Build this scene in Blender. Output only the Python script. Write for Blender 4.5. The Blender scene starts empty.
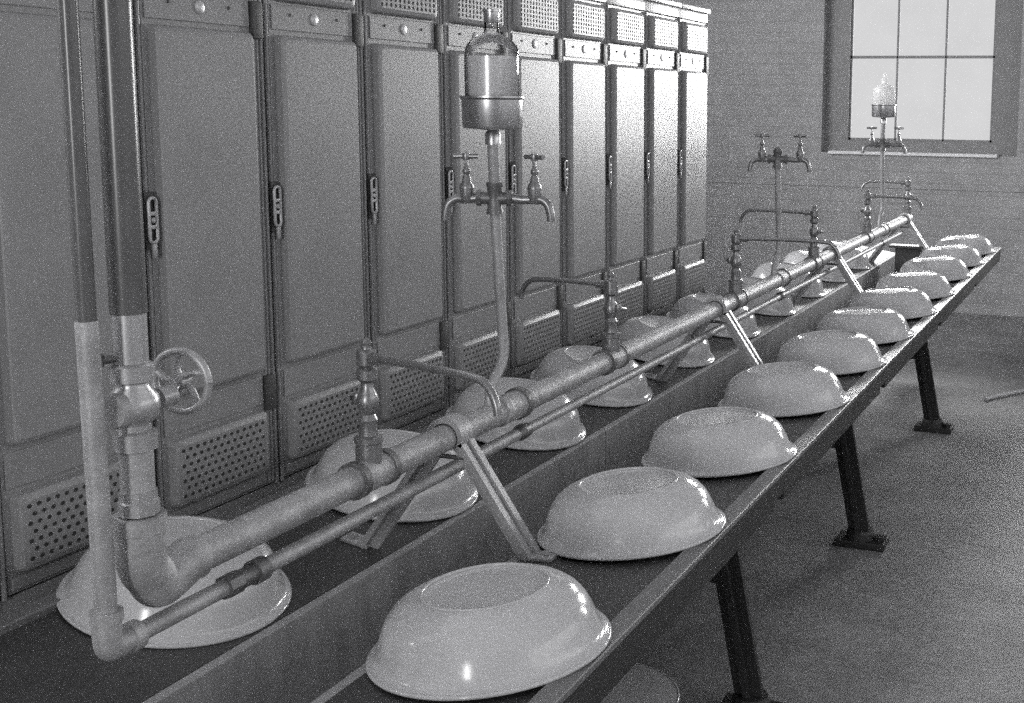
import bpy, bmesh, math, random
from mathutils import Vector, Matrix
random.seed(4)
C = bpy.context.scene.collection
H = 1.62                      # eye height above the floor
PI = math.pi

# ------------------------------------------------------------------ materials
def mat(name, col, rough=.5, metal=0., spec=.5, noise=0., nscale=8., bump=0., bscale=60., coat=0., streak=None):
    m = bpy.data.materials.new(name); m.use_nodes = True
    nt = m.node_tree; b = nt.nodes['Principled BSDF']
    b.inputs['Roughness'].default_value = rough; b.inputs['Metallic'].default_value = metal
    b.inputs['Specular IOR Level'].default_value = spec
    b.inputs['Coat Weight'].default_value = coat; b.inputs['Coat Roughness'].default_value = .08
    c = (col, col, col*1.015, 1) if not isinstance(col, tuple) else col
    b.inputs['Base Color'].default_value = c
    tc = nt.nodes.new('ShaderNodeTexCoord')
    if noise > 0:
        mp = nt.nodes.new('ShaderNodeMapping'); nt.links.new(tc.outputs['Object'], mp.inputs['Vector'])
        if streak: mp.inputs['Scale'].default_value = streak
        n = nt.nodes.new('ShaderNodeTexNoise'); n.inputs['Scale'].default_value = nscale
        n.inputs['Detail'].default_value = 7; n.inputs['Roughness'].default_value = .65
        nt.links.new(mp.outputs['Vector'], n.inputs['Vector'])
        r = nt.nodes.new('ShaderNodeMapRange')
        r.inputs['From Min'].default_value = .3; r.inputs['From Max'].default_value = .7
        r.inputs['To Min'].default_value = 1-noise; r.inputs['To Max'].default_value = 1+noise
        nt.links.new(n.outputs['Fac'], r.inputs['Value'])
        mx = nt.nodes.new('ShaderNodeVectorMath'); mx.operation = 'SCALE'
        mx.inputs[0].default_value = c[:3]; nt.links.new(r.outputs['Result'], mx.inputs['Scale'])
        nt.links.new(mx.outputs['Vector'], b.inputs['Base Color'])
    if bump > 0:
        n2 = nt.nodes.new('ShaderNodeTexNoise'); n2.inputs['Scale'].default_value = bscale; n2.inputs['Detail'].default_value = 5
        nt.links.new(tc.outputs['Object'], n2.inputs['Vector'])
        bp = nt.nodes.new('ShaderNodeBump'); bp.inputs['Strength'].default_value = bump; bp.inputs['Distance'].default_value = .01
        nt.links.new(n2.outputs['Fac'], bp.inputs['Height']); nt.links.new(bp.outputs['Normal'], b.inputs['Normal'])
    return m

M = {}
M['locker'] = mat('locker_paint', .25, .37, noise=.10, nscale=3.5, bump=.02, bscale=90)
M['holes'] = mat('hole_dark', .02, .8)
M['hinge'] = mat('hinge_iron', .05, .5)
M['latch'] = mat('latch_steel', .42, .38, .5, noise=.2, nscale=60)
M['enamel'] = mat('white_enamel', .50, .17, spec=.5, noise=.05, nscale=9)
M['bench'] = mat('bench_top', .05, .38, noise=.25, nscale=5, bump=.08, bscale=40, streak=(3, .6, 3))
M['lip'] = mat('bench_lip_lit', .15, .40, noise=.2, nscale=7, streak=(3, .8, 3))  # lighter than the ledge board: window light on the lip put into the colour
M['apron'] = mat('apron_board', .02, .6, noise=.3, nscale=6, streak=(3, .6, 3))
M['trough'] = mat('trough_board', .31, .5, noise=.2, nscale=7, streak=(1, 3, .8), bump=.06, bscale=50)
M['iron'] = mat('cast_iron', .025, .55, noise=.2, nscale=20)
M['pipe'] = mat('galvanised_pipe', .36, .54, .42, noise=.25, nscale=22, bump=.12, bscale=120)
M['ring'] = mat('coupling_iron', .16, .45, .5, noise=.2, nscale=30)
M['painted_pipe'] = mat('painted_riser', .10, .25, 0, noise=.12, nscale=20)
M['brass'] = mat('polished_brass', .42, .33, .6, noise=.08, nscale=30)
M['bracket'] = mat('bracket_iron', .40, .42, .4, noise=.15, nscale=25)
M['tap'] = mat('nickel_tap', .26, .32, .7, noise=.1, nscale=30)
M['cup'] = mat('nickel_cup', .45, .28, .95)
M['sash'] = mat('sash_paint', .30, .9, spec=.1)
M['wood'] = mat('window_paint', .24, .5, noise=.1, nscale=12)
M['sill'] = mat('sill_paint', .85, .5)
M['plaster'] = mat('plaster', .75, .8, noise=.05, nscale=3)
M['ceil'] = mat('ceiling_paint', .8, .8)
M['stick'] = mat('stick_wood', .6, .7)

def brick_mat():
    m = mat('painted_brick', .26, .6, bump=0)
    nt = m.node_tree; b = nt.nodes['Principled BSDF']; tc = nt.nodes['Texture Coordinate']
    mp = nt.nodes.new('ShaderNodeMapping'); mp.inputs['Rotation'].default_value = (PI/2, 0, 0)
    nt.links.new(tc.outputs['Object'], mp.inputs['Vector'])
    br = nt.nodes.new('ShaderNodeTexBrick')
    br.inputs['Color1'].default_value = (.35, .35, .355, 1); br.inputs['Color2'].default_value = (.375, .375, .38, 1)
    br.inputs['Mortar'].default_value = (.32, .32, .325, 1); br.inputs['Scale'].default_value = 1
    br.inputs['Brick Width'].default_value = .23; br.inputs['Row Height'].default_value = .085; br.inputs['Mortar Size'].default_value = .008
    br.inputs['Mortar Smooth'].default_value = .6
    nt.links.new(mp.outputs['Vector'], br.inputs['Vector'])
    n = nt.nodes.new('ShaderNodeTexNoise'); n.inputs['Scale'].default_value = 5; n.inputs['Detail'].default_value = 6
    nt.links.new(tc.outputs['Object'], n.inputs['Vector'])
    r = nt.nodes.new('ShaderNodeMapRange'); r.inputs['To Min'].default_value = .8; r.inputs['To Max'].default_value = 1.2
    nt.links.new(n.outputs['Fac'], r.inputs['Value'])
    mx = nt.nodes.new('ShaderNodeVectorMath'); mx.operation = 'SCALE'
    nt.links.new(br.outputs['Color'], mx.inputs[0]); nt.links.new(r.outputs['Result'], mx.inputs['Scale'])
    nt.links.new(mx.outputs['Vector'], b.inputs['Base Color'])
    bp = nt.nodes.new('ShaderNodeBump'); bp.inputs['Strength'].default_value = .25; bp.inputs['Distance'].default_value = .004; bp.invert = True
    nt.links.new(br.outputs['Fac'], bp.inputs['Height']); nt.links.new(bp.outputs['Normal'], b.inputs['Normal'])
    return m
M['brick'] = brick_mat()

def floor_mat():
    m = mat('worn_concrete', .25, .6, bump=.18, bscale=25)
    nt = m.node_tree; b = nt.nodes['Principled BSDF']; tc = nt.nodes['Texture Coordinate']
    n = nt.nodes.new('ShaderNodeTexNoise'); n.inputs['Scale'].default_value = 3.2; n.inputs['Detail'].default_value = 9; n.inputs['Roughness'].default_value = .7
    n3 = nt.nodes.new('ShaderNodeTexNoise'); n3.inputs['Scale'].default_value = 28; n3.inputs['Detail'].default_value = 6; n3.inputs['Distortion'].default_value = 1.2
    for q in (n, n3): nt.links.new(tc.outputs['Object'], q.inputs['Vector'])
    cr = nt.nodes.new('ShaderNodeValToRGB')
    cr.color_ramp.elements[0].position = .33; cr.color_ramp.elements[0].color = (.14, .14, .142, 1)
    cr.color_ramp.elements[1].position = .68; cr.color_ramp.elements[1].color = (.35, .35, .355, 1)
    ad = nt.nodes.new('ShaderNodeMix'); ad.data_type = 'FLOAT'; ad.inputs['Factor'].default_value = .4
    nt.links.new(n.outputs['Fac'], ad.inputs['A']); nt.links.new(n3.outputs['Fac'], ad.inputs['B'])
    nt.links.new(ad.outputs['Result'], cr.inputs['Fac']); nt.links.new(cr.outputs['Color'], b.inputs['Base Color'])
    return m
M['floor'] = floor_mat()

def pane_mat():
    m = bpy.data.materials.new('window_glass'); m.use_nodes = True; nt = m.node_tree; nt.nodes.clear()
    o = nt.nodes.new('ShaderNodeOutputMaterial'); t = nt.nodes.new('ShaderNodeBsdfTransparent')
    d = nt.nodes.new('ShaderNodeBsdfDiffuse'); d.inputs['Color'].default_value = (.3, .3, .3, 1)
    mx = nt.nodes.new('ShaderNodeMixShader'); n = nt.nodes.new('ShaderNodeTexNoise'); n.inputs['Scale'].default_value = 3
    n.inputs['Detail'].default_value = 6
    tc = nt.nodes.new('ShaderNodeTexCoord'); nt.links.new(tc.outputs['Object'], n.inputs['Vector'])
    r = nt.nodes.new('ShaderNodeMapRange'); r.inputs['To Min'].default_value = .02; r.inputs['To Max'].default_value = .14
    nt.links.new(n.outputs['Fac'], r.inputs['Value']); nt.links.new(r.outputs['Result'], mx.inputs[0])
    nt.links.new(t.outputs[0], mx.inputs[1]); nt.links.new(d.outputs[0], mx.inputs[2]); nt.links.new(mx.outputs[0], o.inputs[0])
    return m
M['pane'] = pane_mat()
def glass(name, rough, ior, col=.95):
    m = mat(name, col, rough); b = m.node_tree.nodes['Principled BSDF']
    b.inputs['Transmission Weight'].default_value = 1; b.inputs['IOR'].default_value = ior
    return m
def clear_glass():
    m = bpy.data.materials.new('bottle_glass'); m.use_nodes = True; nt = m.node_tree; nt.nodes.clear()
    o = nt.nodes.new('ShaderNodeOutputMaterial'); a = nt.nodes.new('ShaderNodeBsdfTransparent'); g = nt.nodes.new('ShaderNodeBsdfGlossy')
    a.inputs['Color'].default_value = (.9, .9, .9, 1); g.inputs['Roughness'].default_value = .06
    f = nt.nodes.new('ShaderNodeFresnel'); f.inputs['IOR'].default_value = 1.5; x = nt.nodes.new('ShaderNodeMixShader')
    n = nt.nodes.new('ShaderNodeTexNoise'); n.inputs['Scale'].default_value = 25; bp = nt.nodes.new('ShaderNodeBump'); bp.inputs['Strength'].default_value = .05
    nt.links.new(n.outputs['Fac'], bp.inputs['Height']); nt.links.new(bp.outputs['Normal'], g.inputs['Normal'])
    nt.links.new(f.outputs[0], x.inputs[0]); nt.links.new(a.outputs[0], x.inputs[1]); nt.links.new(g.outputs[0], x.inputs[2]); nt.links.new(x.outputs[0], o.inputs[0])
    return m
M['glass'] = clear_glass()
M['soap'] = mat('liquid_soap', .8, .22, .2)
def opal():
    m = bpy.data.materials.new('opal_glass'); m.use_nodes = True; nt = m.node_tree; nt.nodes.clear()
    o = nt.nodes.new('ShaderNodeOutputMaterial'); a = nt.nodes.new('ShaderNodeBsdfTranslucent'); d = nt.nodes.new('ShaderNodeBsdfDiffuse'); g = nt.nodes.new('ShaderNodeBsdfGlossy')
    a.inputs['Color'].default_value = (.95, .95, .95, 1); d.inputs['Color'].default_value = (.9, .9, .9, 1); g.inputs['Roughness'].default_value = .15
    n = nt.nodes.new('ShaderNodeTexNoise'); n.inputs['Scale'].default_value = 12
    r = nt.nodes.new('ShaderNodeMapRange'); r.inputs['To Min'].default_value = .45; r.inputs['To Max'].default_value = .55
    x = nt.nodes.new('ShaderNodeMixShader'); y = nt.nodes.new('ShaderNodeMixShader'); y.inputs[0].default_value = .08
    nt.links.new(n.outputs['Fac'], r.inputs['Value']); nt.links.new(r.outputs['Result'], x.inputs[0])
    nt.links.new(a.outputs[0], x.inputs[1]); nt.links.new(d.outputs[0], x.inputs[2])
    nt.links.new(x.outputs[0], y.inputs[1]); nt.links.new(g.outputs[0], y.inputs[2]); nt.links.new(y.outputs[0], o.inputs[0])
    return m
M['milk'] = opal()

# ------------------------------------------------------------------ mesh builder
class MB:
    def __init__(s): s.bm = bmesh.new(); s.mi = 0
    def _f(s, vs):
        try: f = s.bm.faces.new(vs); f.material_index = s.mi; return f
        except ValueError: return None
    def box(s, x0, x1, y0, y1, z0, z1, bev=0., mtx=None):
        t = bmesh.new()
        v = [t.verts.new((x, y, z)) for x in (x0, x1) for y in (y0, y1) for z in (z0, z1)]
        for q in ((0,1,3,2),(4,6,7,5),(0,4,5,1),(2,3,7,6),(0,2,6,4),(1,5,7,3)): t.faces.new([v[i] for i in q])
        if bev > 0: bmesh.ops.bevel(t, geom=list(t.edges), offset=bev, segments=2, affect='EDGES', profile=.6)
        s._merge(t, mtx); return s
    def _merge(s, t, mtx=None):
        d = {}
        for v in t.verts: d[v] = s.bm.verts.new(mtx @ v.co if mtx else v.co)
        for f in t.faces: s._f([d[v] for v in f.verts])
        t.free()
    def lathe(s, prof, n=24, mtx=None, cap0=True, cap1=True):
        """prof: list of (r, z); axis Z"""
        rings = []
        for r, z in prof:
            if r < 1e-6:
                p = Vector((0, 0, z)); rings.append([s.bm.verts.new(mtx @ p if mtx else p)])
            else:
                R = []
                for i in range(n):
                    a = 2*PI*i/n; p = Vector((r*math.cos(a), r*math.sin(a), z)); R.append(s.bm.verts.new(mtx @ p if mtx else p))
                rings.append(R)
        for a, b in zip(rings, rings[1:]):
            for i in range(n):
                j = (i+1) % n
                if len(a) == 1 and len(b) == 1: break
                if len(a) == 1: s._f([a[0], b[j], b[i]])
                elif len(b) == 1: s._f([a[i], a[j], b[0]])
                else: s._f([a[i], a[j], b[j], b[i]])
        if cap0 and len(rings[0]) > 1: s._f(list(reversed(rings[0])))
        if cap1 and len(rings[-1]) > 1: s._f(rings[-1])
        return s
    def tube(s, pts, r, n=14, smooth=True, caps=True):
        P = [Vector(p) for p in pts]
        if smooth and len(P) > 2: P = catmull(P)
        rr = r if isinstance(r, (list, tuple)) else [r]*len(P)
        if len(rr) != len(P): rr = [rr[0] + (rr[-1]-rr[0])*i/(len(P)-1) for i in range(len(P))]
        T = []
        for i in range(len(P)):
            a = P[max(0, i-1)]; b = P[min(len(P)-1, i+1)]; T.append((b-a).normalized())
        u = T[0].orthogonal().normalized(); rings = []
        for i, p in enumerate(P):
            u = (u - T[i]*u.dot(T[i])).normalized(); w = T[i].cross(u)
            rings.append([s.bm.verts.new(p + rr[i]*(math.cos(2*PI*k/n)*u + math.sin(2*PI*k/n)*w)) for k in range(n)])
        for a, b in zip(rings, rings[1:]):
            for i in range(n): s._f([a[i], a[(i+1) % n], b[(i+1) % n], b[i]])
        if caps: s._f(list(reversed(rings[0]))); s._f(rings[-1])
        return s
    def cyl(s, p0, p1, r, n=18, r1=None):
        return s.tube([p0, p1], [r, r if r1 is None else r1], n, smooth=False)
    def prism(s, poly, axis, a0, a1, mtx=None):
        """poly of 2D points; axis 'Y': (x,z) extruded in y; 'X': (y,z) in x; 'Z': (x,y) in z"""
        def mk(p, a):
            v = {'Y': (p[0], a, p[1]), 'X': (a, p[0], p[1]), 'Z': (p[0], p[1], a)}[axis]
            return s.bm.verts.new(mtx @ Vector(v) if mtx else v)
        A = [mk(p, a0) for p in poly]; B = [mk(p, a1) for p in poly]; n = len(poly)
        s._f(A); s._f(list(reversed(B)))
        for i in range(n): s._f([A[i], B[i], B[(i+1) % n], A[(i+1) % n]])
        return s
    def strap(s, path, w, t):
        """flat bar along a path lying in the X-Z plane; w along Y (centre y=0), t thick"""
        P = [Vector((p[0], 0, p[1])) for p in path]; R = []
        for i, p in enumerate(P):
            a = P[max(0, i-1)]; b = P[min(len(P)-1, i+1)]; d = (b-a).normalized(); nrm = Vector((-d.z, 0, d.x))
            R.append([s.bm.verts.new(p + sx*nrm*t/2 + Vector((0, sy*w/2, 0))) for sx, sy in ((1,1),(1,-1),(-1,-1),(-1,1))])
        for a, b in zip(R, R[1:]):
            for i in range(4): s._f([a[i], a[(i+1) % 4], b[(i+1) % 4], b[i]])
        s._f(R[0]); s._f(list(reversed(R[-1]))); return s
    def build(s, name, m, parent=None, loc=None, smooth=True, angle=38):
        bmesh.ops.recalc_face_normals(s.bm, faces=s.bm.faces)
        me = bpy.data.meshes.new(name); s.bm.to_mesh(me); s.bm.free()
        for q in (m if isinstance(m, (list, tuple)) else [m]): me.materials.append(q)
        if smooth:
            for p in me.polygons: p.use_smooth = True
            me.set_sharp_from_angle(angle=math.radians(angle))
        o = bpy.data.objects.new(name, me); C.objects.link(o)
        if parent: o.parent = parent
        if loc: o.location = loc
        return o
def catmull(P, k=6):
    out = []
    for i in range(len(P)-1):
        p0 = P[max(0, i-1)]; p1 = P[i]; p2 = P[i+1]; p3 = P[min(len(P)-1, i+2)]
        for j in range(k):
            t = j/k
            out.append(.5*((2*p1)+(p2-p0)*t+(2*p0-5*p1+4*p2-p3)*t*t+(3*p1-p0-3*p2+p3)*t**3))
    out.append(P[-1]); return out
def arc(c, r, a0, a1, n=10):
    return [(c[0]+r*math.cos(a0+(a1-a0)*i/n), c[1]+r*math.sin(a0+(a1-a0)*i/n)) for i in range(n+1)]

def tag(o, label, cat, group=None, kind=None):
    o['label'] = label; o['category'] = cat
    if group: o['group'] = group
    if kind: o['kind'] = kind
    return o
def empty(name, loc, label, cat, group=None):
    o = bpy.data.objects.new(name, None); C.objects.link(o); o.location = loc; o.empty_display_size = .05
    return tag(o, label, cat, group)
def struct(o): o['kind'] = 'structure'; return o
def copy_tree(o, parent=None):
    c = o.copy(); C.objects.link(c)
    if parent: c.parent = parent
    for ch in [q for q in bpy.data.objects if q.parent == o]: copy_tree(ch, c)
    return c

# ------------------------------------------------------------------ camera
yaw, pit, rol = -0.3326595861, 0.1329779676, 0.0116837201
def camR():
    Rz = Matrix(((math.cos(yaw), -math.sin(yaw), 0), (math.sin(yaw), math.cos(yaw), 0), (0, 0, 1)))
    A = Matrix(((1, 0, 0), (0, 0, -1), (0, 1, 0)))
    P = Matrix(((1, 0, 0), (0, math.cos(pit), -math.sin(pit)), (0, math.sin(pit), math.cos(pit))))
    Ro = Matrix(((math.cos(rol), -math.sin(rol), 0), (math.sin(rol), math.cos(rol), 0), (0, 0, 1)))
    return Ro @ P @ A @ Rz
R = camR()
cd = bpy.data.cameras.new('camera'); cam = bpy.data.objects.new('camera', cd); C.objects.link(cam)
mw = Matrix.Identity(4)
for i in range(3):
    mw[i][0] = R[0][i]; mw[i][1] = -R[1][i]; mw[i][2] = -R[2][i]
mw[0][3], mw[1][3], mw[2][3] = 0, 0, H
cam.matrix_world = mw
cd.sensor_fit = 'HORIZONTAL'; cd.sensor_width = 36; cd.lens = 1213.0/1024*36
cd.shift_x = (512-711.2)/1024; cd.shift_y = (267.0-351.5)/1024
cd.clip_start = .05; cd.clip_end = 200
bpy.context.scene.camera = cam

# ------------------------------------------------------------------ room
XL, XR, YF, YW, ZC = -4.6, 3.6, -3.6, 9.65, 3.4
def wall_y(name, y0, y1, x0, x1, z1, holes, m):
    b = MB(); xs = x0
    for (a, c, za, zb) in sorted(holes):
        b.box(xs, a, y0, y1, 0, z1); b.box(a, c, y0, y1, 0, za); b.box(a, c, y0, y1, zb, z1); xs = c
    b.box(xs, x1, y0, y1, 0, z1)
    return struct(b.build(name, m, smooth=False))
W1 = (-2.40, -.85); W2 = (-.68, .87); W4 = (1.5, 3.05)
WZ0, WZ1 = 1.25, 2.98
struct(MB().box(XL-.3, XR+.3, YF-.3, YW+.3, -.15, 0).build('floor', M['floor'], smooth=False))
struct(MB().box(XL-.3, XR+.3, YF-.3, YW+.3, ZC, ZC+.15).build('ceiling', M['ceil'], smooth=False))
wall_y('wall_back', YW, YW+.3, XL, XR, ZC, [(W1[0], W1[1], WZ0, WZ1), (W2[0], W2[1], WZ0, WZ1), (W4[0], W4[1], WZ0, WZ1)], M['brick'])
wall_y('wall_front', YF-.3, YF, XL, XR, ZC, [(-1.1, .1, 1.2, 2.9)], M['plaster'])
b = MB(); b.box(XL-.3, XL, YF-.3, -.6, 0, ZC); b.box(XL-.3, XL, 6.6, YW+.3, 0, ZC); b.box(XL-.3, XL, -.6, 6.6, 0, 2.2); b.box(XL-.3, XL, -.6, 6.6, 3.2, ZC)  # long high opening added to let in the left fill light
struct(b.build('wall_left', M['plaster'], smooth=False))
b = MB(); b.box(XR, XR+.3, YF-.3, -.6, 0, ZC); b.box(XR, XR+.3, 6.6, YW+.3, 0, ZC); b.box(XR, XR+.3, -.6, 6.6, 0, 2.0); b.box(XR, XR+.3, -.6, 6.6, 3.1, ZC)  # long high opening added to let in the right fill light
struct(b.build('wall_right', M['plaster'], smooth=False))
# narrow projecting course on the back wall
struct(MB().box(XL, XR, YW-.012, YW, .975, 1.0, .003).build('trim_1', M['brick'], smooth=False))

def window(idx, x0, x1, y, ysgn, z0, z1, px0, px1, pz0, prow, ncol=3, nrow=2):
    """casing fills the opening; panes px0..px1; y = room face of the wall, ysgn +1 = outside"""
    w = bpy.data.objects.new('window_%d' % idx, None); C.objects.link(w); w.location = ((x0+x1)/2, y, z0); struct(w)
    cx, cz = (x0+x1)/2, z0
    pz1 = pz0 + prow*nrow
    ya, yb = sorted((ysgn*.10, ysgn*.20))
    f = MB()
    f.box(x0-cx, px0-cx, ya, yb, 0, z1-cz); f.box(px1-cx, x1-cx, ya, yb, 0, z1-cz)
    f.box(px0-cx, px1-cx, ya, yb, 0, pz0-cz); f.box(px0-cx, px1-cx, ya, yb, pz1-cz, z1-cz)
    f.build('casing', M['wood'], w, smooth=False)
    mu = MB(); yc, yd = sorted((ysgn*.125, ysgn*.15))
    for i in range(1, ncol):
        x = px0+(px1-px0)*i/ncol-cx; mu.box(x-.009, x+.009, yc, yd, pz0-cz, pz1-cz, .003)
    for i in range(1, nrow):
        z = pz0+prow*i-cz; mu.box(px0-cx, px1-cx, yc, yd, z-.011, z+.011, .003)
    for a, b2 in ((px0, px0+.018), (px1-.018, px1)): mu.box(a-cx, b2-cx, yc, yd, pz0-cz, pz1-cz)
    mu.box(px0-cx, px1-cx, yc, yd, pz0-cz, pz0-cz+.018)
    mu.build('muntins', M['sash'], w, smooth=False)
    ye, yf = sorted((ysgn*.136, ysgn*.139))
    MB().box(px0-cx, px1-cx, ye, yf, pz0-cz, pz1-cz).build('glass', M['pane'], w, smooth=False)
    yg, yh = sorted((-ysgn*.035, ysgn*.10))
    MB().box(px0-cx-.13, px1-cx+.06, yg, yh, -.012, .012, .004).build('sill', M['sill'], w, smooth=False)
    return w
window(1, W1[0], W1[1], YW, 1, WZ0, WZ1, -2.205, -1.055, 1.350, .665)
window(2, W2[0], W2[1], YW, 1, WZ0, WZ1, -.46, .65, 1.375, .64)
window(4, W4[0], W4[1], YW, 1, WZ0, WZ1, 1.72, 2.83, 1.375, .64)
window(3, -1.1, .1, YF, -1, 1.2, 2.9, -1.0, 0., 1.3, .74)

# ------------------------------------------------------------------ lockers
UW = .388; XF = -1.92
LKS = 1.975
def pan(b, y0, y1, z0, z1, xa, h, bev=.010, rnd=.012):
    """raised pressed panel: base footprint y0..y1, z0..z1 at x=xa, height h"""
    def ring(inset, x, rr):
        pts = []
        Y0, Y1, Z0, Z1 = y0+inset, y1-inset, z0+inset, z1-inset
        for (cy, cz, a) in ((Y1-rr, Z1-rr, 0), (Y0+rr, Z1-rr, PI/2), (Y0+rr, Z0+rr, PI), (Y1-rr, Z0+rr, 1.5*PI)):
            for i in range(4):
                t = a + i*PI/6; pts.append(b.bm.verts.new((x, cy+rr*math.cos(t), cz+rr*math.sin(t))))
        return pts
    rs = [ring(0, xa, rnd), ring(bev*.22, xa+h*.72, rnd), ring(bev*.42, xa+h*.85, rnd), ring(bev, xa+h, rnd)]
    for A, B in zip(rs, rs[1:]):
        for i in range(16): b._f([A[i], A[(i+1) % 16], B[(i+1) % 16], B[i]])
    b._f(rs[-1])
def make_locker():
    t = empty('locker', (XF, LKS, 0), 'x', 'locker', 'row of steel lockers')
    b = MB(); b.box(-.46, -.012, 0, UW, .10, 2.035); b.box(-.42, -.05, .01, UW-.01, 0, .10)
    b.box(-.012, 0, 0, UW, 1.998, 2.04, .002)      # frieze
    b.box(-.47, .016, 0, UW, 2.04, 2.062, .005)     # cap moulding
    b.box(-.012, .0, 0, UW, .10, .70, .002)
    for y in (.004, .372): b.cyl((0, y, .70), (0, y, 2.0), .0055, 8)
    b.build('cabinet', M['locker'], t)
    d = MB()
    d.box(-.010, .002, .012, .364, .705, 1.994, .002)
    for y in (.343, .356): d.cyl((.002, y, .71), (.002, y, 1.99), .004, 8)
    pan(d, .028, .326, .985, 1.771, .002, .025, .012)
    # rails
    d.box(.002, .006, .020, .330, 1.783, 1.842, .0015)
    d.box(.002, .006, .020, .330, .905, .972, .0015)
    d.box(.002, .006, .020, .330, .712, .735, .0015)
    door = d.build('door', M['locker'], t, angle=12)
    for nm, z0, z1 in (('upper_vent', 1.848, 1.985), ('lower_vent', .742, .895)):
        v = MB(); pan(v, .028, .328, z0, z1, .002, .024, .016, .014)
        v.mi = 1
        rows = 7; cols = 13
        for r_ in range(rows):
            z = z0+.026+(z1-z0-.052)*r_/(rows-1)
            for c_ in range(cols - (r_ % 2 if nm == 'lower_vent' else 0)):
                y = .048 + .252*(c_ + (.5 if (r_ % 2 and nm == 'lower_vent') else 0))/(cols-1)
                ry, rz = (.0055, .0045) if nm == 'lower_vent' else (.0045, .0060)
                v._f([v.bm.verts.new((.0264, y+ry*math.cos(a*PI/3), z+rz*math.sin(a*PI/3))) for a in range(6)])
        v.build(nm, [M['locker'], M['holes']], door, angle=12)
    k = MB(); k.lathe([(.015, .006), (.015, .008), (.013, .009), (0, .009)], 16, Matrix.Translation((0, .175, 1.815)) @ Matrix.Rotation(PI/2, 4, 'Y'))
    k.build('number_disc', M['latch'], door)
    for y in (.085, .265):
        MB().lathe([(.004, .006), (.003, .009), (0, .0095)], 8, Matrix.Translation((0, y, 1.82)) @ Matrix.Rotation(PI/2, 4, 'Y')).build('rivet', M['hinge'], door)
    for z in (1.80, .93):
        MB().box(-.002, .014, .334, .368, z-.042, z+.042, .003).build('hinge', M['hinge'], door)
    # latch: dark back plate, pierced steel escutcheon
    hz = 1.37
    MB().box(.002, .009, -.008, .021, hz-.062, hz+.058, .003).build('latch_plate', M['hinge'], door)
    L = MB()
    path = [(0.005, -.043)] + [(x, z) for x, z in []]
    ring = []
    for i in range(24):
        a = 2*PI*i/24; cz = .036 if math.sin(a) > 0 else -.036
        ring.append((.014, .0065+.0105*math.cos(a), hz+cz+.0105*math.sin(a)))
    ring.append(ring[0]); L.tube(ring, .0038, 8, smooth=False)
    for zz in (.014, -.014): L.box(.010, .017, -.004, .017, hz+zz-.004, hz+zz+.004, .001)
    L.lathe([(.0065, .008), (.0065, .016), (.004, .018), (0, .018)], 10, Matrix.Translation((0, .0065, hz)) @ Matrix.Rotation(PI/2, 4, 'Y'))
    L.box(.009, .016, .003, .014, hz-.078, hz-.044, .002)
    L.build('latch', M['latch'], door)
    return t
ordn = ['nearest', 'second', 'third', 'fourth', 'fifth', 'sixth', 'seventh', 'eighth', 'ninth', 'tenth', 'eleventh']
lk = make_locker()
LL = ['grey steel locker at the left edge of the photo, mostly cut off by the frame',
 'grey steel locker behind the two vertical riser pipes',
 'grey steel locker just right of the risers, behind the valve handwheel',
 'grey steel locker second right of the risers, lower door above the first mixing tap',
 'grey steel locker third right of the risers, left of the near soap bottle stand',
 'grey steel locker directly behind the near soap bottle, crossed by its stand pipe',
 'grey steel locker just right of the near soap bottle, beside its right tap',
 'lighter lit steel locker, fourth from the far end of the row',
 'brightly lit steel locker, third from the far end of the row',
 'brightly lit steel locker, second from the far end of the row',
 'brightly lit steel locker at the far end of the row, next to the brick wall']
ks = list(range(-2, 9))
for i, k in enumerate(ks):
    o = lk if i == 0 else copy_tree(lk)
    o.location = (XF, LKS+UW*k, 0); o['label'] = LL[i]

# ------------------------------------------------------------------ washing bench
XM = -1.285                      # centre line of the bench
bench = empty('wash_bench', (XM, 4.3, 0), 'long dark double-sided wash bench with central trough on cast iron legs', 'wash bench')
Y0b, Y1b = .2, 7.82
def side(sgn, xin, zin, xlip, zlip, xout, ztop):
    """one ledge; distances from the centre line XM, sgn=+1 right, -1 left"""
    def X(v): return sgn*v
    def sb(b, x0, x1, *r): return b.box(min(X(x0), X(x1)), max(X(x0), X(x1)), *r)
    a, bb = Y0b-4.3, Y1b-4.3
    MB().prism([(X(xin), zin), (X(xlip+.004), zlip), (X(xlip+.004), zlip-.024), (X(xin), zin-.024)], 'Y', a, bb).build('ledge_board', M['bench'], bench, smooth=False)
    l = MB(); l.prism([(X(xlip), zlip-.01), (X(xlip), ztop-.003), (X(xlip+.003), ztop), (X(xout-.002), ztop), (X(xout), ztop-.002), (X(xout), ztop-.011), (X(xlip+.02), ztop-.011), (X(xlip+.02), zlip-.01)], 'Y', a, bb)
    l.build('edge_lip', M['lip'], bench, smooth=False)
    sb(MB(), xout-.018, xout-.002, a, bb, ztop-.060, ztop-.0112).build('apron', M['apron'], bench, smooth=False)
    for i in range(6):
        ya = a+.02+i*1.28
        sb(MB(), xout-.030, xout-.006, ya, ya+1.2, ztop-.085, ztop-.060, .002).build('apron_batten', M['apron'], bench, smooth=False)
    ys_ = [a, 3.154-4.3, 6.1-4.3, bb-.02]
    for y, y2 in zip(ys_, ys_[1:]):
        sb(MB(), xin-.022, xin, y+.002, y2-.002, .44, zin-.001, .002).build('trough_wall', M['trough'], bench, smooth=False)
side(1, .167, .711, .484, .734, .526, .745)
side(-1, .146, .6765, .458, .728, .500, .7415)
MB().box(-.146, .167, Y0b-4.3, Y1b-4.32, .42, .44).build('trough_floor', M['trough'], bench, smooth=False)
e = MB(); e.box(-.050, .144, 2.98, 3.02, .441, .775, .003); e.box(-.085, .120, 2.95, 3.05, .775, .79, .003)
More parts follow.
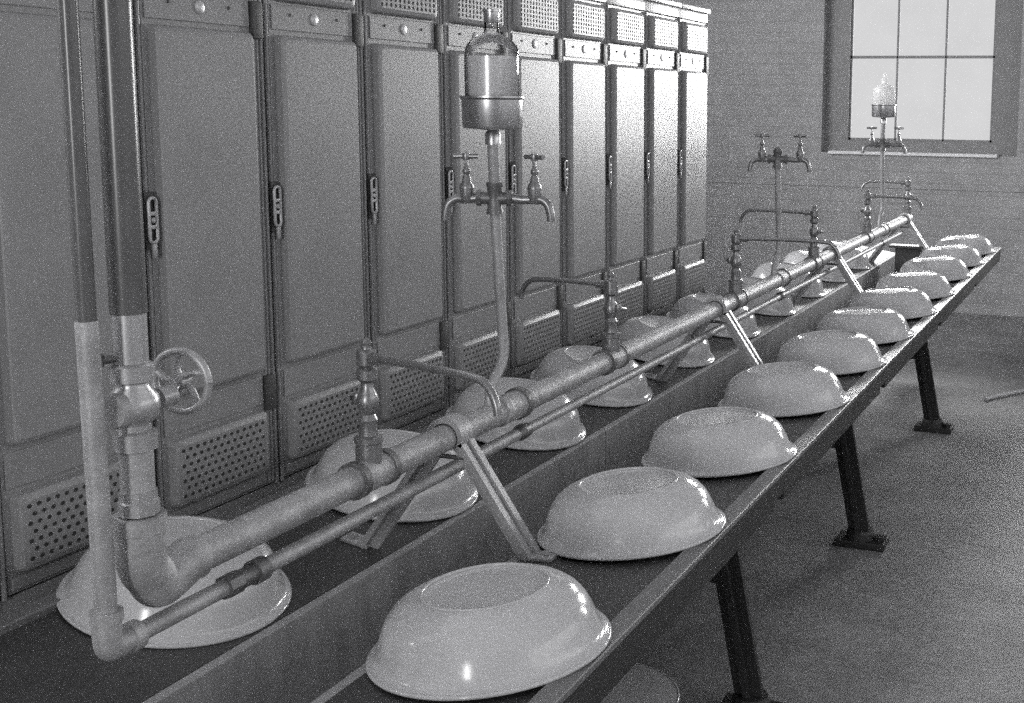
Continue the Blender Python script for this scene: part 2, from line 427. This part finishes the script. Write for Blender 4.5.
e.build('end_board', M['bench'], bench, smooth=False)
for Y in (1.45, 2.93, 4.30, 6.02):
    for sgn in (1, -1):
        y = Y-4.3; dz = -.014 if sgn > 0 else -.03
        g = MB()
        top, bot = Vector((sgn*.275, y, .70+dz)), Vector((sgn*.40, y, .035))
        for (w0, w1, t0, t1) in ((.045, .045, -.006, .006),):
            q = [Vector((-1, 0, 0))]
        # broad iron leg, T section
        def slab(dx0, dx1, dy0, dy1):
            vs = []
            for P in (top, bot):
                vs += [g.bm.verts.new(P+Vector((a_, b_, 0))) for a_, b_ in ((dx0, dy0), (dx1, dy0), (dx1, dy1), (dx0, dy1))]
            for i in range(4): g._f([vs[i], vs[(i+1) % 4], vs[4+(i+1) % 4], vs[4+i]])
            g._f(vs[:4]); g._f(vs[4:])
        slab(-.039, .039, -.009, .009); slab(-.009, .009, -.03, .03)
        g.build('leg', M['iron'], bench, smooth=False)
        f = MB(); f.box(sgn*.40-.085, sgn*.40+.10, y-.055, y+.055, 0, .028, .006)
        f.lathe([(.055, .028), (.052, .05), (.045, .062), (0, .062)], 14, Matrix.Translation((sgn*.40, y, 0)))
        f.lathe([(.024, .028), (.024, .04), (0, .042)], 8, Matrix.Translation((sgn*.40+sgn*.072, y, 0)))
        f.build('foot', M['iron'], bench, smooth=False)
    cr = MB().box(-.30, .30, Y-4.3-.012, Y-4.3+.012, .36, .42, .003)
    cr.build('cross_bar', M['iron'], bench, smooth=False)

# ------------------------------------------------------------------ basins
TL = 0.1605547
def make_basin():
    prof_o = [(.196, .002), (.2, .0045), (.199, .008), (.1935, .0095), (.1885, .0125), (.1845, .019), (.1795, .033), (.1735, .050), (.165, .067), (.1535, .081), (.139, .0915), (.123, .0985), (.109, .1035)]
    prof_i = [(.109, .1035), (.1065, .1035), (.102, .1005), (.08, .0985), (.04, .0975), (0, .0972)]
    inner = [(0, .0945), (.105, .096), (.120, .0955), (.149, .079), (.169, .050), (.180, .019), (.181, .010), (.190, .0065), (.196, .002)]
    b = MB(); b.lathe(prof_o+prof_i[1:]+inner, 56)
    o = b.build('enamel_basin', M['enamel'], angle=60)
    r = MB(); pts = [(.104*math.cos(2*PI*i/48), .104*math.sin(2*PI*i/48), .1025) for i in range(49)]
    r.tube(pts, .0032, 8, smooth=False, caps=False); r.build('foot_ring', M['enamel'], o, angle=80)
    r = MB(); pts = [(.1965*math.cos(2*PI*i/64), .1965*math.sin(2*PI*i/64), .0048) for i in range(65)]
    r.tube(pts, .0042, 8, smooth=False, caps=False); r.build('rolled_rim', M['enamel'], o, angle=80)
    return o
basin = make_basin()
RY = [1.685, 2.285, 2.86, 3.47, 4.05, 4.60, 5.18, 5.74, 6.38, 6.96, 7.55]
LY = [1.71, 2.39, 3.0, 3.51, 4.13, 4.72, 5.29, 5.86, 6.42, 6.98]
first = True
for n, (ys, sgn) in enumerate(((RY, 1), (LY, -1))):
    for i, y in enumerate(ys):
        o = basin if first else copy_tree(basin); first = False
        x = -.96 if sgn > 0 else (-1.63 if i == 0 else -1.619); z = .7275 if sgn > 0 else .7105
        o.location = (x, y, z+.0); o.rotation_euler = (0, -.0908, 0) if sgn > 0 else (0, .178, 0)
        sd = 'right ledge' if sgn > 0 else 'left ledge under the pipe'
        if i == 0: lb = 'upturned white enamel basin on the %s, nearest the camera' % sd
        elif i == len(ys)-1: lb = 'upturned white enamel basin at the far end of the %s' % sd
        else: lb = 'upturned white enamel basin on the %s, %s from the camera' % (sd, ordn[i])
        tag(o, lb, 'basin', 'upturned enamel basins along the wash bench')
# a spare basin standing on the floor below
fb = copy_tree(basin); fb.location = (-1.22, 2.71, .1075); fb.rotation_euler = (PI, 0, 0)
tag(fb, 'enamel basin standing upright on the floor in shade below the bench', 'basin')
fb.name = 'enamel_basin'

# ------------------------------------------------------------------ main pipe
XP, ZP = -1.284, H-.674
mp = empty('water_main', (XP, 1.283, 0), 'thick galvanised water pipe on brackets over the trough, with riser and valve', 'water pipe')
def P(y, z=ZP, x=XP): return (x-XP, y-1.283, z)
MB().cyl(P(1.36), P(7.40), .0275, 24).build('pipe', M['pipe'], mp)
vz0 = H-.421
el = MB(); el.tube([P(1.283, ZP+.085), P(1.283, ZP+.03), P(1.299, ZP+.002), P(1.311, ZP-.014), P(1.333, ZP-.011), P(1.365, ZP), P(1.385)], .0335, 22)
el.cyl(P(1.283, ZP+.075), P(1.283, ZP+.098), .0355, 22)
el.build('elbow', M['pipe'], mp)
MB().cyl(P(1.283, ZP+.10), P(1.283, vz0-.055), .0225, 20).build('riser', M['pipe'], mp)
MB().lathe([(.0275, 0), (.0275, .018), (.025, .020), (.025, .034)], 8, Matrix.Translation(P(1.283, ZP+.10))).build('union_nut', M['brass'], mp)
vb = MB()
vz = H-.421
vb.lathe([(.0235, -.062), (.0290, -.060), (.0290, -.036), (.022, -.033), (.022, -.025), (.033, -.012), (.035, 0), (.033, .014), (.022, .028), (.022, .034), (.0295, .037), (.0295, .058), (.0235, .062)], 22, Matrix.Translation(P(1.283, vz)))
vb.cyl(P(1.325, vz), P(1.352, vz), .016, 16)
valve = vb.build('gate_valve', M['brass'], mp)
MB().lathe([(.0245, 0), (.0245, .036), (.0225, .040), (0, .040)], 24, Matrix.Translation(P(1.285, vz)) @ Matrix.Rotation(PI/2, 4, 'X')).build('bonnet_cap', M['pipe'], valve)
hw = MB(); wc = Vector(P(1.386, H-.409, XP-.012)); wr = .045
ax = Vector((-.10, .99, .02)).normalized(); u = ax.cross(Vector((0, 0, 1))).normalized(); w_ = u.cross(ax)
hw.tube([wc+wr*(math.cos(2*PI*i/36)*u+math.sin(2*PI*i/36)*w_) for i in range(37)], .0062, 10, smooth=False, caps=False)
for k in range(5):
    a = .3+2*PI*k/5; q0 = wc; q1 = wc+wr*(math.cos(a)*u+math.sin(a)*w_); mid = wc+wr*.5*(math.cos(a+.3)*u+math.sin(a+.3)*w_)
    hw.tube([q0, mid, q1], .005, 8)
hw.cyl(wc-ax*.012, wc+ax*.010, .012, 14)
hw.build('handwheel', M['bracket'], valve)
MB().cyl(P(1.345, vz), tuple(wc), .0065, 12).build('valve_stem', M['brass'], valve)
MB().cyl(P(1.283, vz+.06), P(1.283, H-.291), .0225, 20).build('bare_riser', M['brass'], mp)
MB().cyl(P(1.283, H-.291), P(1.283, ZC), .0240, 20).build('painted_riser', M['painted_pipe'], mp)
sp = MB(); sp.cyl(P(1.283, H-.352), P(1.247, H-.352, XP-.02), .006, 10); sp.lathe([(.009, -.008), (.009, .008), (0, .009)], 10, Matrix.Translation(P(1.245, H-.352, XP-.021)))
sp.build('bleed_screw', M['ring'], mp)
TY = [1.822, 2.908, 3.98, 5.07, 6.18, 7.36]
SY = [2.345, 4.54, 6.60]
for y in TY:
    for d in (-.045, .045):
        if y+d < 7.38: MB().cyl(P(y+d-.008), P(y+d+.008), .0345, 22).build('coupling_ring', M['ring'], mp)
    MB().cyl(P(y-.04), P(min(y+.04, 7.4)), .0315, 22).build('tee_fitting', M['pipe'], mp)
for y in SY:
    MB().cyl(P(y-.05), P(y+.035), .032, 22).build('tee_fitting', M['pipe'], mp)
    MB().cyl(P(y+.035), P(y+.055), .0365, 22).build('coupling_ring', M['ring'], mp)

# thin pipe below
ZT = H-.745
tp = empty('thin_pipe', (XP, 1.217, 0), 'thin galvanised pipe running below the thick pipe, with its own riser', 'water pipe')
def T(y, z=ZT, x=XP): return (x-XP, y-1.217, z)
MB().cyl(T(1.23), T(2.38), .0138, 18).build('pipe', M['pipe'], tp)
MB().cyl(T(2.38), T(7.2), .0120, 16).build('narrow_pipe', M['pipe'], tp)
g = MB(); g.tube([T(1.217, ZT+.045), T(1.217, ZT+.012), T(1.224, ZT), T(1.26)], .019, 18); g.cyl(T(1.217, ZT+.04), T(1.217, ZT+.055), .0215, 18); g.cyl(T(1.25), T(1.268), .0215, 18)
g.build('elbow', M['pipe'], tp)
MB().cyl(T(1.217, ZT+.05), T(1.212, H-.29), .0145, 18).build('riser', M['pipe'], tp)
MB().cyl(T(1.212, H-.29), T(1.207, ZC), .0125, 18).build('painted_riser', M['painted_pipe'], tp)
g = MB()
g.cyl(T(1.44), T(1.47), .019, 8); g.cyl(T(1.47), T(1.505), .0155, 18); g.cyl(T(1.505), T(1.53), .020, 18)
g.build('union', M['ring'], tp)
g = MB(); g.lathe([(0, -.022), (.012, -.018), (.0185, -.006), (.0185, .006), (.0165, .03)], 16, Matrix.Translation(T(2.40)) @ Matrix.Rotation(-PI/2, 4, 'X'))
g.build('reducing_socket', M['ring'], tp)
for y in (4.56, 6.6):
    g = MB(); g.lathe([(.013, -.03), (.017, -.022), (.017, .022), (.013, .03)], 14, Matrix.Translation(T(y)) @ Matrix.Rotation(-PI/2, 4, 'X')); g.build('coupling', M['ring'], tp)

# ------------------------------------------------------------------ brackets
def make_bracket(y, label):
    t = empty('pipe_bracket', (XP, y, 0), label, 'bracket', 'inverted V pipe brackets over the trough')
    rr = .036
    a0 = math.radians(-38)
    # crown strap
    b = MB(); b.strap(arc((0, ZP), rr, math.radians(-25), math.radians(205), 20), .046, .011)
    b.build('strap', M['bracket'], t)
    def leg(sgn, fx, fz):
        g = MB()
        s0 = Vector((sgn*(rr+.002)*math.cos(a0*.6), ZP+rr*math.sin(a0*.6))); 
        pa = Vector((sgn*(rr*math.cos(math.radians(25))), 0, ZP-rr*math.sin(math.radians(25)))); pb = Vector((sgn*fx, 0, fz))
        d = (pb-pa).normalized(); n = Vector((d.z, 0, -d.x))
        if n.x*sgn < 0: n = -n
        def bar(y0, y1, t0, t1):
            vs = []
            for q in (pa-d*.004, pb):
                vs += [g.bm.verts.new(q+n*t+Vector((0, yy, 0))) for t, yy in ((t0, y0), (t1, y0), (t1, y1), (t0, y1))]
            for i in range(4): g._f([vs[i], vs[(i+1) % 4], vs[4+(i+1) % 4], vs[4+i]])
            g._f(vs[:4]); g._f(vs[4:])
        bar(-.023, .023, -.004, .004); bar(-.004, .004, -.026, -.004); bar(-.023, -.006, .004, .009); bar(.006, .023, .004, .012)
        g.build('leg', M['bracket'], t, smooth=False)
        f = MB(); xa, xb = sorted((sgn*(fx-.012), sgn*(fx+.055)))
        m4 = Matrix.Translation((sgn*fx, 0, fz)) @ Matrix.Rotation(-sgn*math.atan(.0726 if sgn > 0 else .165), 4, 'Y') @ Matrix.Translation((-sgn*fx, 0, -fz))
        f.box(xa, xb, -.022, .022, fz-.0005, fz+.007, .002, m4)
        f.lathe([(.008, fz+.007), (.008, fz+.012), (0, fz+.013)], 6, Matrix.Translation((sgn*(fx+.035), 0, .004)))
        f.build('foot_plate', M['bracket'], t, smooth=False)
    leg(1, .182, .7125); leg(-1, .205, .687)
    c = MB(); c.cyl((-.035, 0, ZP-.045), (.035, 0, ZP-.045), .005, 8)
    c.build('clamp_bolt', M['ring'], t)
for y, l in ((2.10, 'iron pipe bracket nearest the camera, straddling the trough beside the first mixing tap'),
             (3.78, 'iron pipe bracket second from the camera, beyond the second tap'),
             (5.40, 'iron pipe bracket third from the camera, past the middle of the bench'),
             (7.27, 'iron pipe bracket at the far end of the thick pipe')):
    make_bracket(y, l)

# ------------------------------------------------------------------ mixing taps with swinging spouts
def make_tap(i, y, ang, ln, label, low=.458):
    t = empty('spout_tap', (XP, y, 0), label, 'tap', 'spout taps rising from the thick pipe')
    z0 = ZP+.020; zt = H-low
    b = MB()
    b.lathe([(.0235, z0), (.0235, z0+.038), (.026, z0+.040), (.026, z0+.050), (.0175, z0+.054), (.0155, z0+.075), (.0175, z0+.082), (.0125, z0+.092), (.0185, z0+.105), (.0205, z0+.118), (.016, z0+.13), (.0115, z0+.14), (.011, z0+.15), (.0185, z0+.157), (.0185, z0+.174), (.011, z0+.18), (.011, zt-.018), (.018, zt-.012), (.018, zt+.012), (.009, zt+.016), (.008, zt+.022), (.0095, zt+.027), (.005, zt+.034), (0, zt+.036)], 18)
    b.build('body', M['tap'], t)
    l = MB(); u = Vector((math.cos(ang+PI), math.sin(ang+PI)*.3, 0)).normalized(); zc = z0+.118
    l.cyl((0, 0, zc), tuple(u*.034+Vector((0, 0, zc))), .0065, 10)
    l.cyl(tuple(u*.034+Vector((0, -.016, zc+.004))), tuple(u*.034+Vector((0, .016, zc-.004))), .005, 10)
    l.lathe([(.009, -.01), (.011, 0), (.009, .01)], 10, Matrix.Translation(u*.022+Vector((0, 0, zc))))
    l.build('lever', M['tap'], t)
    d = Vector((math.cos(ang), math.sin(ang), 0))
    pts = [d*.012+Vector((0, 0, zt)), d*(ln*.45)+Vector((0, 0, zt+.003)), d*(ln-.05)+Vector((0, 0, zt+.001)), d*(ln-.018)+Vector((0, 0, zt-.010)), d*ln+Vector((0, 0, zt-.035)), d*(ln+.004)+Vector((0, 0, zt-.055))]
    s_ = MB(); s_.tube(pts, .0072, 14); s_.cyl(tuple(d*.014+Vector((0, 0, zt))), tuple(d*.042+Vector((0, 0, zt))), .0115, 8)
    s_.build('spout', M['tap'], t)
TP = [(-.28, .325, 'nickel mixing tap nearest the camera, spout swung right over the thick pipe'),
      (PI-.05, .27, 'nickel mixing tap second from the camera, spout swung left towards the lockers'),
      (.02, .36, 'nickel mixing tap third from the camera, long spout swung right'),
      (PI, .33, 'nickel mixing tap fourth from the camera, long spout swung left'),
      (-.25, .30, 'nickel mixing tap fifth from the camera, spout swung right below the far soap stand'),
      (PI+.05, .28, 'nickel mixing tap at the very end of the thick pipe, spout swung left')]
for i, (y, (a, l, s)) in enumerate(zip(TY, TP)): make_tap(i, y, a, l, s, .475 if i == 1 else .458)

# ------------------------------------------------------------------ tap stands with soap bottles
def make_stand(y, label, cup=True):
    t = empty('tap_stand', (XP, y, 0), label, 'tap stand', 'upright pipe stands with two drinking taps')
    zc = H-.204; yo = -.055
    s_ = MB(); s_.tube([(0, -.085, ZP+.02), (0, -.080, ZP+.050), (0, -.062, ZP+.078), (0, -.030, ZP+.105), (0, -.020, ZP+.14), (-.002, -.026, (ZP+zc)/2), (-.006, -.04, zc-.02)], .0115, 16)
    s_.build('stand_pipe', M['pipe'], t)
    c = MB(); c.lathe([(.018, -.034), (.018, -.026), (.0155, -.022), (.0165, 0), (.0155, .022), (.018, .026), (.018, .034)], 16, Matrix.Translation((-.006, -.04, zc)))
    RC = Matrix.Translation((-.006, -.04, 0)) @ Matrix.Rotation(.32, 4, 'Z') @ Matrix.Translation((0, .04, 0))
    for sg in (-1, 1):
        c.cyl(RC @ Vector((-.006, -.04, zc)), RC @ Vector((sg*.036, -.04, zc)), .014, 14); c.cyl(RC @ Vector((sg*.028, -.04, zc)), RC @ Vector((sg*.038, -.04, zc)), .0175, 8)
    c.build('cross_fitting', M['ring'], t)
    for sg in (-1, 1):
        g = MB()
        g.tube([RC @ Vector(q) for q in ((sg*.036, -.04, zc), (sg*.065, -.04, zc-.003), ((sg*.088)+.008, -.042, zc-.001), ((sg*.106)+.008, -.045, zc-.012), ((sg*.113)+.008, -.046, zc-.034), ((sg*.114)+.008, -.046, zc-.048))], [.0105, .0085], 14)
        g.lathe([(.010, -.012), (.0145, -.004), (.0145, .012), (.0155, .020), (.0155, .026), (.010, .034), (.0095, .042), (.0055, .05), (.0085, .055), (.0085, .060), (.004, .066), (.004, .086)], 14, Matrix.Translation(RC @ Vector(((.086 if sg > 0 else -.060), -.04, zc))))
        tp_ = g.build('tap', M['tap'], t)
        h = MB(); a = RC @ Vector(((.086 if sg > 0 else -.060), -.04, zc+.089)); d = Vector((.94, -.33*sg, 0)).normalized()*.027
        h.cyl(tuple(a-d), tuple(a+d), .0055, 12); h.lathe([(.0075, -.008), (.009, 0), (.0075, .007), (0, .008)], 12, Matrix.Translation(a))
        h.build('handle', M['tap'], tp_)
    if cup:
        u = MB(); zb = H-.055
        u.cyl((-.006, -.04, zc+.03), (-.003, -.05, zb-.03), .0125, 16)
        u.build('upper_pipe', M['pipe'], t)
        k = MB()
        k.lathe([(.0165, zb-.034), (.0165, zb-.012), (.012, zb-.004), (.061, zb), (.0635, zb+.006), (.0645, zb+.060), (.069, zb+.064), (.069, zb+.068), (.0625, zb+.068), (.0605, zb+.008), (0, zb+.006)], 36, Matrix.Translation((-.003, -.05, 0)))
        k.build('bottle_cup', M['cup'], t)
    else:
        u = MB(); u.lathe([(.014, .030), (.014, .040), (.008, .044), (0, .045)], 14, Matrix.Translation((-.006, -.04, zc))); u.build('plug', M['ring'], t)
make_stand(SY[0], 'upright pipe stand nearest the camera, two nickel taps and cup holding clear bottle')
make_stand(SY[1], 'upright pipe stand in the middle with two taps and no bottle', False)
make_stand(SY[2], 'upright pipe stand at the far end in front of the window, with white bottle')
def bottle(y, white, label):
    t = empty('soap_bottle', (XP-.003, y-.05, H-.0475), label, 'bottle'); t.scale = (1.05, 1.05, .84) if white else (1, 1, .95)
    pr = [(.0, 0), (.052, 0), (.057, .004), (.0575, .148), (.0565, .162), (.0525, .174), (.044, .185), (.031, .194), (.021, .199), (.0165, .203), (.0155, .208)]
    b = MB(); b.lathe(pr+[(.0155, .228)], 40, cap1=False); b.build('bottle', M['milk'] if white else M['glass'], t, angle=60)
    if not white:
        f = MB(); f.lathe([(0, .0035), (.050, .0035), (.0545, .007), (.0548, .150), (0, .150)], 40); f.build('soap_fill', M['soap'], t)
    s_ = MB()
    if white: s_.lathe([(.0165, .226), (.0165, .236), (.008, .242), (.009, .262), (.004, .272), (0, .273)], 20)
    else: s_.lathe([(.0155, .224), (.0165, .226), (.0165, .246), (.019, .247), (.019, .252), (0, .253)], 20)
    s_.build('stopper', M['milk'] if white else M['cup'], t)
bottle(SY[0], False, 'clear glass liquid soap bottle standing in the near nickel cup')
bottle(SY[2], True, 'white soap bottle standing in the far cup, against the window')

# ------------------------------------------------------------------ stick on the floor
s_ = MB(); s_.tube([(-.707, 6.748, .011), (-.62, 6.90, .012), (-.40, 7.22, .011)], [.011, .008], 8)
tag(s_.build('stick', M['stick']), 'thin pale stick lying on the floor at the right edge', 'stick')

# ------------------------------------------------------------------ light
def area(name, loc, target, sx, sy, power):
    l = bpy.data.lights.new(name, 'AREA'); l.shape = 'RECTANGLE'; l.size = sx; l.size_y = sy; l.energy = power
    o = bpy.data.objects.new(name, l); C.objects.link(o); o.location = loc
    d = Vector(target)-Vector(loc); o.rotation_euler = d.to_track_quat('-Z', 'Y').to_euler(); return o
area('sky_light', (1.4, 14., 2.40), (1.0, 0, 2.0), 5.0, 2.2, 1550)
area('sky_light_bright', (2.1, 14., 3.0), (-.3, 5., 0.5), .9, .7, 330)
area('sky_light_high', (-2.8, 14., 3.5), (-1.6, 9.65, 2.3), 3.4, .9, 550)
area('sky_light_front', (-.5, -3.95, 2.05), (-.5, 3, 1.0), .4, 1.5, 150)
area('fill_light_side', (3.98, 3.0, 2.6), (0, 3.0, 1.6), 6.6, .95, 45)  # added fill from the unseen right wall, no known window there
area('fill_light_left', (-4.98, 3.0, 2.7), (0, 3.0, 2.1), 6.6, .9, 420)  # added fill over the lockers, brightens the room by bounce; no known window
w = bpy.data.worlds.new('world'); bpy.context.scene.world = w; w.use_nodes = True
w.node_tree.nodes['Background'].inputs['Color'].default_value = (1.0, 1.0, 1.01, 1); w.node_tree.nodes['Background'].inputs['Strength'].default_value = 1.

sc = bpy.context.scene
sc.view_settings.view_transform = 'Standard'; sc.view_settings.look = 'None'; sc.view_settings.gamma = 1; sc.view_settings.exposure = -.42
sc.view_settings.use_curve_mapping = False
sc.cycles.max_bounces = 8; sc.cycles.diffuse_bounces = 5; sc.cycles.use_denoising = False
sc.cycles.sample_clamp_indirect = 4
